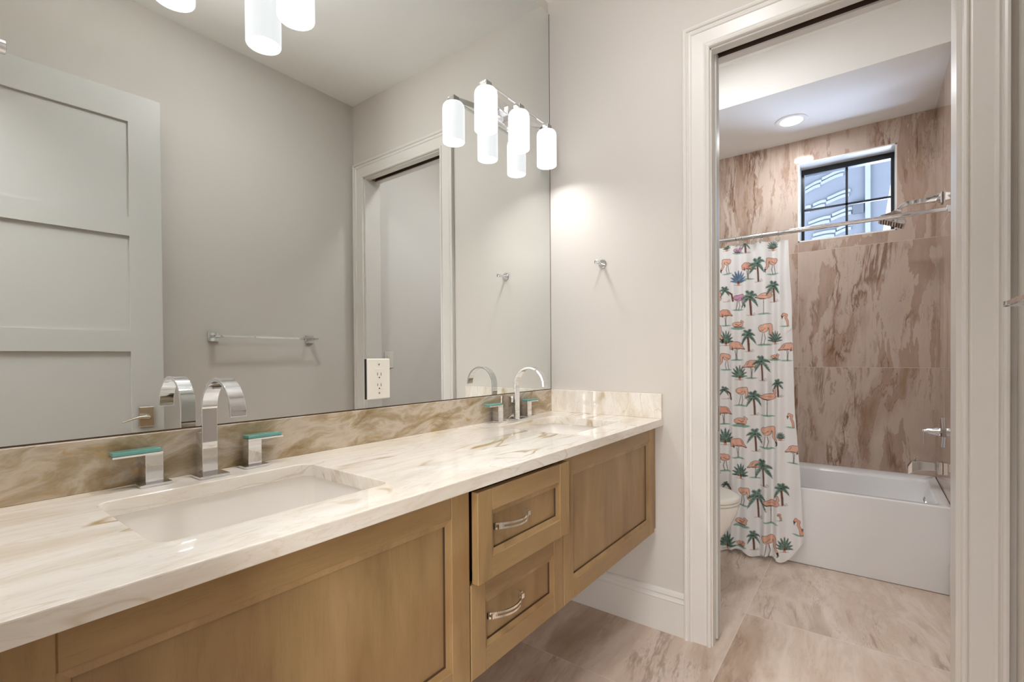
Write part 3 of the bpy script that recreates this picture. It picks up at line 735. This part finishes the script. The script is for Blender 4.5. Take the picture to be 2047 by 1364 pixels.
WV = [(-.617, 3.27, -.80, 3.33), (-.804, 3.353, -1.034, 3.411), (-.711, 3.049, -.848, 3.074), (-.859, 3.10, -1.091, 3.154), (-.662, 2.833, -.895, 2.872), (-.907, 2.889, -1.11, 2.934), (-.711, 2.676, -.942, 2.69), (-.60, 3.02, -.69, 3.035), (-.50, 3.24, -.61, 3.268), (-.955, 2.71, -1.11, 2.75)]
for (ya, za, yb_, zb) in WV:
    for off in (0, -.052):
        b = MB(); path = []; n = 14
        for i in range(n+1):
            u = i/n; s_ = u*u*(3-2*u); y = ya+(yb_-ya)*u-off*.25; z = za+(zb-za)*(.35*u+.65*s_)+off+.010*sin(u*pi)
            path.append(((XO, y, z), (0, 0, 1), (-1, 0, 0)))
        b.strip(path, [(-.016, -.001), (.016, -.001), (.016, .02), (-.016, .02)]); b.build('wavy_sunlight_strip', M['stuccow'], nb)  # raised paler strips stand in for wavy reflected sunlight on the wall

# ------------------------------------------------------------------ curtain rod, rings and curtain
XR, ZR = 1.06, 1.880
rod = empty('curtain_rod', (XR, -.84, ZR), 'chrome tension shower curtain rod across the tub alcove', 'curtain rod')
b = MB(); b.lathe([(.0125, YL-.02), (.0125, -1.08)], (XR, 0, ZR), 'y', 20); o = b.build('outer_tube', M['chrome'], rod); smooth_by_angle(o)
b = MB(); b.lathe([(.0105, -1.07), (.0105, YR+.02)], (XR, 0, ZR), 'y', 20); o = b.build('inner_tube', M['chrome'], rod); smooth_by_angle(o)
for yy, sg in ((YR, 1), (YL, -1)):
    b = MB(); b.lathe([(.034, sg*.0005), (.034, sg*.006), (.026, sg*.012), (.020, sg*.014), (.020, sg*.026), (.014, sg*.030)], (XR, yy, ZR), 'y', 28); o = b.build('end_flange', M['chrome'], rod); smooth_by_angle(o)
ringys = [-.636, -.669, -.733, -.776, -.860]
rlab = ['curtain ring nearest the doorway edge', 'second curtain ring from the doorway edge', 'middle curtain ring of the five in view', 'fourth curtain ring from the doorway edge', 'curtain ring nearest the window end of the curtain']
proto = None
for yy, lb in zip(ringys, rlab):
    if proto is None:
        proto = empty('curtain_ring', (XR, yy, ZR), 'metal '+lb, 'curtain ring', 'shower curtain rings')
        b = MB(); P = [(XR+.0165*sin(a), yy, ZR-.004+.0185*cos(a)) for a in [2*pi*i/28*.93 for i in range(29)]]
        b.tube(P, .0016, 8); b.build('wire_loop', M['nickel'], proto)
        b = MB(); b.lathe([(.0115, -.004), (.013, -.002), (.013, .002), (.0115, .004)], (XR-.014, yy, ZR-.036), 'x', 20); b.tube([(XR-.012, yy, ZR-.020), (XR-.014, yy, ZR-.036)], .0015, 6); o = b.build('disc', M['nickel'], proto); smooth_by_angle(o)
    else:
        dup(proto, (XR, yy, ZR), 'metal '+lb)

# printed curtain: the print is painted into a colour attribute on a fine grid
PR = [('bush', -0.586, 1.813, 0.052, 0), ('A', -0.59, 1.67, 0.112, 0), ('D', -0.649, 1.786, 0.041, 5), ('palm', -0.693, 1.784, 0.08, 0), ('B', -0.706, 1.629, 0.117, 1), ('palm', -0.758, 1.609, 0.166, 0), ('A', -0.832, 1.644, 0.114, 0), ('bush', -0.832, 1.783, 0.06, 0), ('bush', -0.652, 1.597, 0.096, 2), ('bent', -0.586, 1.506, 0.12, 0), ('A', -0.651, 1.449, 0.111, 5), ('palm', -0.718, 1.416, 0.168, 0), ('C', -0.787, 1.419, 0.151, 0), ('palm', -0.838, 1.487, 0.142, 0), ('B', -0.582, 1.36, 0.12, 1), ('D', -0.651, 1.338, 0.059, 0), ('bush', -0.581, 1.24, 0.101, 0), ('palm', -0.708, 1.204, 0.15, 0), ('A', -0.787, 1.239, 0.147, 3), ('B', -0.644, 1.153, 0.134, 0), ('E', -0.894, 1.343, 0.091, 0), ('bush', -0.844, 1.245, 0.082, 0), ('B', -0.903, 1.149, 0.123, 2), ('A', -0.585, 1.093, 0.12, 0), ('B', -0.718, 1.047, 0.128, 2), ('palm', -0.78, 1.034, 0.17, 0), ('D', -0.844, 1.153, 0.043, 0), ('bush', -0.657, 1.035, 0.096, 0), ('palm', -0.862, 0.947, 0.113, 0), ('bent', -0.582, 0.921, 0.096, 0), ('A', -0.666, 0.882, 0.133, 3), ('palm', -0.737, 0.832, 0.166, 0), ('C', -0.806, 0.832, 0.16, 0), ('B', -0.574, 0.768, 0.128, 1), ('D', -0.666, 0.76, 0.071, 0), ('bush', -0.578, 0.641, 0.112, 0), ('B', -0.651, 0.57, 0.142, 0), ('palm', -0.744, 0.62, 0.154, 0), ('A', -0.802, 0.645, 0.152, 3), ('E', -0.921, 0.774, 0.096, 0), ('A', -0.577, 0.485, 0.124, 0), ('bush', -0.662, 0.449, 0.098, 0), ('B', -0.74, 0.465, 0.12, 2), ('palm', -0.788, 0.426, 0.18, 0), ('B', -0.934, 0.576, 0.122, 2), ('bush', -0.872, 0.702, 0.049, 0), ('bent', -0.588, 0.362, 0.076, 0), ('A', -0.676, 0.292, 0.13, 3), ('palm', -0.757, 0.235, 0.189, 0), ('C', -0.822, 0.218, 0.168, 0), ('palm', -0.882, 0.331, 0.15, 0), ('E', -0.868, 0.246, 0.049, 0), ('E', -0.956, 0.179, 0.111, 0), ('D', -0.668, 0.167, 0.067, 0), ('bush', -0.587, 0.014, 0.116, 0), ('palm', -0.735, 0.045, 0.128, 0), ('A', -0.808, 0.02, 0.157, 3), ('bush', -0.891, 0.067, 0.094, 0), ('D', -0.664, 0.044, 0.047, 0)]
# the same print repeats over the bunched part towards the left wall
PR += [(t, y+.272, z, h, c) for (t, y, z, h, c) in PR if -.80 < y < -.57]
Y0c, Z1c = -.975, 1.846                      # print space: y from -.975 to -.26, z from 0 to 1.846
D_ = .0022
NY, NZ = int(.72/D_), int(1.85/D_)
gy = Y0c+np.arange(NY)*D_; gz = np.arange(NZ)*D_
img = np.zeros((NZ, NY, 3), np.float32); img[:] = srgb(246, 245, 244)[:3]
def _win(y0, y1, z0, z1):
    i0, i1 = max(0, int((y0-Y0c)/D_)-1), min(NY, int((y1-Y0c)/D_)+3); j0, j1 = max(0, int(z0/D_)-1), min(NZ, int(z1/D_)+3)
    return i0, i1, j0, j1
def stroke(pts, r, col, alpha=1.0):
    """Round stroke along pts with radius r (number or per-point list)."""
    for k_ in range(len(pts)-1):
        (ya, za), (yb_, zb) = pts[k_], pts[k_+1]
        ra, rb = (r[k_], r[k_+1]) if isinstance(r, (list, tuple)) else (r, r)
        rm = max(ra, rb)+D_
        i0, i1, j0, j1 = _win(min(ya, yb_)-rm, max(ya, yb_)+rm, min(za, zb)-rm, max(za, zb)+rm)
        if i0 >= i1 or j0 >= j1: continue
        Yg, Zg = np.meshgrid(gy[i0:i1], gz[j0:j1])
        dy, dz = yb_-ya, zb-za; L2 = dy*dy+dz*dz+1e-12
        t = np.clip(((Yg-ya)*dy+(Zg-za)*dz)/L2, 0, 1)
        d = np.hypot(Yg-ya-t*dy, Zg-za-t*dz)
        a = np.clip((ra+(rb-ra)*t-d)/D_+.5, 0, 1)[..., None]*alpha
        img[j0:j1, i0:i1] = img[j0:j1, i0:i1]*(1-a)+np.array(col[:3], np.float32)*a
def ell(cy_, cz_, ry, rz, ang, col, alpha=1.0):
    R = max(ry, rz)+D_*2; i0, i1, j0, j1 = _win(cy_-R, cy_+R, cz_-R, cz_+R)
    if i0 >= i1 or j0 >= j1: return
    Yg, Zg = np.meshgrid(gy[i0:i1]-cy_, gz[j0:j1]-cz_); c_, s_ = cos(ang), sin(ang)
    A, B = (Yg*c_+Zg*s_)/ry, (-Yg*s_+Zg*c_)/rz
    a = np.clip((1-np.hypot(A, B))*min(ry, rz)/D_+.5, 0, 1)[..., None]*alpha
    img[j0:j1, i0:i1] = img[j0:j1, i0:i1]*(1-a)+np.array(col[:3], np.float32)*a
INK = srgb(52, 34, 30); LEG = srgb(84, 60, 54); TEAL = srgb(142, 182, 166)
CORAL = [srgb(240, 190, 168), srgb(232, 174, 152), srgb(238, 188, 168), srgb(242, 196, 172), srgb(238, 186, 164), srgb(220, 166, 196)]
PALE = [srgb(240, 178, 152)]
GREENS = [srgb(108, 136, 122), srgb(140, 165, 152), srgb(62, 82, 78)]; BLUES = [srgb(110, 138, 162), srgb(130, 158, 180), srgb(76, 100, 132)]
TRUNK = srgb(122, 74, 58)
def flamingo(kind, y, z, h, c, rg):
    h0 = h; h = h*.88; z = z+.0*h0
    f = -1 if (kind == 'A' and c in (3, 5)) or (kind == 'B' and c == 2) else 1     # +1: head to +y (left in the photo)
    col = CORAL[c]
    KX = .74 if kind in 'AB' else .85
    X = lambda a: y+f*a*h*KX; Zz = lambda a: z+a*h
    P = lambda pts: [(X(a), Zz(b_)) for a, b_ in pts]
    def outl(fn): fn(.0022, INK); fn(0, col)
    if kind == 'A':
        ell(y, z+.04*h, .30*h, .045*h, 0, TEAL)
        stroke(P([(-.06, .55), (-.10, .30), (-.16, .06)]), .0016, LEG); stroke(P([(.04, .55), (.10, .32), (.02, .06)]), .0016, LEG)
        nk = P([(.10, .86), (.30, .90), (.36, .72), (.34, .52), (.44, .40), (.50, .30)])
        for e_, k_ in ((.0022, INK), (0, col)):
            ell(X(-.04), Zz(.76), .20*h+e_, .155*h+e_, -f*.35, k_); stroke(nk, [.10*h+e_, .075*h+e_, .05*h+e_, .038*h+e_, .036*h+e_, .026*h+e_], k_)
        stroke(P([(.49, .32), (.52, .22), (.47, .14)]), [.035*h, .03*h, .012*h], INK)
        stroke(P([(-.24, .66), (-.05, .68), (.10, .78)]), .0013, INK, .8); stroke(P([(-.20, .80), (0, .82)]), .0012, PALE[0])
    elif kind == 'B':
        ell(y, z+.03*h, .27*h, .04*h, 0, TEAL)
        stroke(P([(.0, .55), (.02, .28), (0, .04)]), .0016, LEG); stroke(P([(.10, .52), (.06, .28), (.06, .04)]), .0013, LEG)
        nk = P([(.22, .86), (.38, .80), (.36, .62), (.26, .60)])
        for e_, k_ in ((.0022, INK), (0, col)):
            ell(X(0), Zz(.76), .23*h+e_, .18*h+e_, f*.25, k_); stroke(nk, [.09*h+e_, .06*h+e_, .045*h+e_, .045*h+e_], k_)
            stroke(P([(-.18, .72), (-.48, .58)]), [.10*h+e_, .015*h+e_], k_)
        stroke(P([(.27, .60), (.22, .50)]), [.03*h, .01*h], INK); stroke(P([(-.46, .58), (-.10, .62), (.10, .62)]), .0016, INK); stroke(P([(-.12, .86), (-.24, .70)]), .0013, INK, .8)
    elif kind == 'C':
        ell(y, z+.03*h, .26*h, .035*h, 0, TEAL)
        stroke(P([(0, .66), (0, .04)]), .0016, LEG); ell(X(0), Zz(.52), .012*h, .03*h, 0, LEG)
        nk = P([(-.22, .84), (-.30, .98), (-.27, 1.10)])
        for e_, k_ in ((.0022, INK), (0, col)):
            ell(X(-.03), Zz(.80), .27*h+e_, .12*h+e_, -f*.12, k_); stroke(nk, .035*h+e_, k_); stroke(P([(.15, .78), (.42, .78)]), [.07*h+e_, .01*h+e_], k_)
        stroke(P([(.42, .78), (.16, .70), (-.08, .68)]), .0019, INK); stroke(P([(-.2, .8), (.1, .82)]), .0012, INK, .6)
    elif kind == 'D':
        ell(y, z+.12*h, .75*h, .16*h, 0, TEAL)
        for e_, k_ in ((.0020, INK), (0, col)):
            ell(X(.05), Zz(.52), .52*h+e_, .30*h+e_, f*.15, k_); stroke(P([(-.40, .55), (-.55, .8), (-.35, .92)]), .08*h+e_, k_)
        stroke(P([(.3, .6), (.0, .45), (-.25, .6)]), .0014, INK); stroke(P([(-.35, .3), (.45, .3)]), .002, INK)
    else:
        ell(y, z+.04*h, .28*h, .05*h, 0, TEAL)
        nk = P([(-.20, .12), (-.16, .40), (-.04, .62), (-.08, .84), (.10, .90), (.20, .76)])
        for e_, k_ in ((.0020, INK), (0, PALE[0])): stroke(nk, [.05*h+e_, .05*h+e_, .05*h+e_, .055*h+e_, .065*h+e_, .045*h+e_], k_)
        stroke(P([(.21, .74), (.22, .58)]), [.045*h, .015*h], INK)
def frond(y, z, a, L, droop, w, cs, rg):
    pts = []
    for i in range(7):
        t = i/6; pts.append((y+.66*L*t*cos(a), z+L*t*sin(a)-droop*L*t*t))
    stroke(pts, [w*.5, w, w*1.15, w*1.1, w*.9, w*.6, .0006], cs[rg.randint(0, 1)])
    for i in range(1, 6):
        (py, pz) = pts[i]
        for s_ in (-1, 1):
            aa = a+s_*.75-droop*i/6*.9*(1 if cos(a) > 0 else -1); l_ = w*2.6*(1-.12*i)
            stroke([(py, pz), (py+l_*cos(aa), pz+l_*sin(aa))], [.0022, .0006], cs[rg.randint(0, 2)])
    stroke(pts, .0010, cs[2])
def palm(kind, y, z, h, c, rg):
    cs = BLUES if c == 2 else GREENS
    if kind == 'bush':
        for i in range(9):
            a = pi*(.10+.80*i/8); frond(y, z+.18*h, a, h*(.62+.30*sin(a)), .16, h*.055, cs, rg)
        stroke([(y, z+.28*h), (y, z+.10*h)], [.004, .006], TRUNK); ell(y, z+.07*h, .008, .006, 0, srgb(224, 160, 130))
        stroke([(y-.02, z+.05*h), (y-.006, z+.02*h), (y+.022, z+.05*h)], .0011, INK, .6)
    else:
        ln = .10*h if kind == 'palm' else -.35*h
        ty, tz = y+ln*.4, z+.66*h
        if kind == 'palm': tp = [(y, z+.03*h), (y+ln*.1, z+.3*h), (ty, tz)]
        else: tp = [(y-.32*h, z+.02*h), (y-.26*h, z+.35*h), (y-.02*h, z+.52*h), (y+.10*h, z+.58*h)]; ty, tz = tp[-1]
        stroke(tp, .0050, INK); stroke(tp, .0036, TRUNK)
        for i in range(8):
            a = -.45+2*pi*i/8+rg.uniform(-.15, .15)
            if 3.9 < (a % (2*pi)) < 5.5: continue
            frond(ty, tz, a, h*rg.uniform(.36, .46), .50, h*.046, cs, rg)
        ell(ty, tz, .006, .005, 0, cs[2])
        stroke([(y-.025, z+.03*h), (y-.016, z+.10*h), (y-.012, z+.02*h), (y-.005, z+.07*h)], .0009, INK, .7); stroke([(y-.02, z+.01*h), (y+.02, z+.015*h)], .0013, srgb(196, 150, 120))
rg = random.Random(4)
for (t, y, z, h, c) in PR:
    if t in 'ABCDE': flamingo(t, y, z, h, c, rg)
    else: palm(t, y, z, h, c, rg)
# the cloth: hanging pleats, flaring a little to the free edge
uu = np.linspace(0, 1, NY); zz = gz
yR_top = np.interp(zz, [0, .14, .43, .79, 1.49, 1.85], [-.985, -.979, -.967, -.943, -.925, -.908])
PRN = img
verts = np.zeros((NZ, NY, 3), np.float32); colr = np.ones((NZ, NY, 4), np.float32)
for j in range(NZ):
    yy = yR_top[j]+(-.26-yR_top[j])*uu; tz_ = zz[j]/1.85
    ph = (yy+.26)/.084*2*pi
    amp = .012+.005*(1-tz_)+.004*np.sin(yy*23+1)
    fold = np.sin(ph+.9*np.sin(yy*31+2*tz_)+.35*np.sin(tz_*5))
    x = 1.052+amp*fold+.006*np.sin(yy*17+tz_*3)+.012*np.exp(-((uu)/.05)**2)*np.sin(tz_*26)*(tz_ > .7)
    x = x-.020*(1-tz_)*(tz_ < 1)
    bot = .008+.012*(1+np.sin(yy*38+1))+.12*np.clip((.16-uu)/.16, 0, 1)**1.6
    zt_ = 1.846-.010*np.abs(np.sin((yy+.26)/.084*pi))
    z_ = bot+(zt_-bot)*(j/(NZ-1))
    verts[j, :, 0] = np.minimum(x, 1.099-.0*yy); verts[j, :, 1] = yy; verts[j, :, 2] = z_
    jj = np.clip((z_/D_).astype(int), 0, NZ-1); ii = np.clip(((yy-Y0c)/D_), 0, NY-1.001); i0 = ii.astype(int); fr_ = (ii-i0)[:, None]
    colr[j, :, :3] = PRN[jj, i0]*(1-fr_)+PRN[jj, np.minimum(i0+1, NY-1)]*fr_
me = bpy.data.meshes.new('shower_curtain')
idx = np.arange(NZ*NY).reshape(NZ, NY)
quads = np.stack([idx[:-1, :-1], idx[:-1, 1:], idx[1:, 1:], idx[1:, :-1]], -1).reshape(-1, 4)
me.vertices.add(NZ*NY); me.vertices.foreach_set('co', verts.reshape(-1))
nq = len(quads); me.loops.add(nq*4); me.polygons.add(nq)
me.loops.foreach_set('vertex_index', quads.reshape(-1).astype(np.int32))
me.polygons.foreach_set('loop_start', (np.arange(nq)*4).astype(np.int32))
me.polygons.foreach_set('use_smooth', np.ones(nq, bool))
me.update(); me.validate()
at = me.color_attributes.new('print', 'FLOAT_COLOR', 'POINT'); at.data.foreach_set('color', colr.reshape(-1))
me.materials.append(M['curtain'])
cu = bpy.data.objects.new('shower_curtain', me); COL.objects.link(cu)
tag(cu, 'white shower curtain printed with coral flamingos and green palms', 'shower curtain')
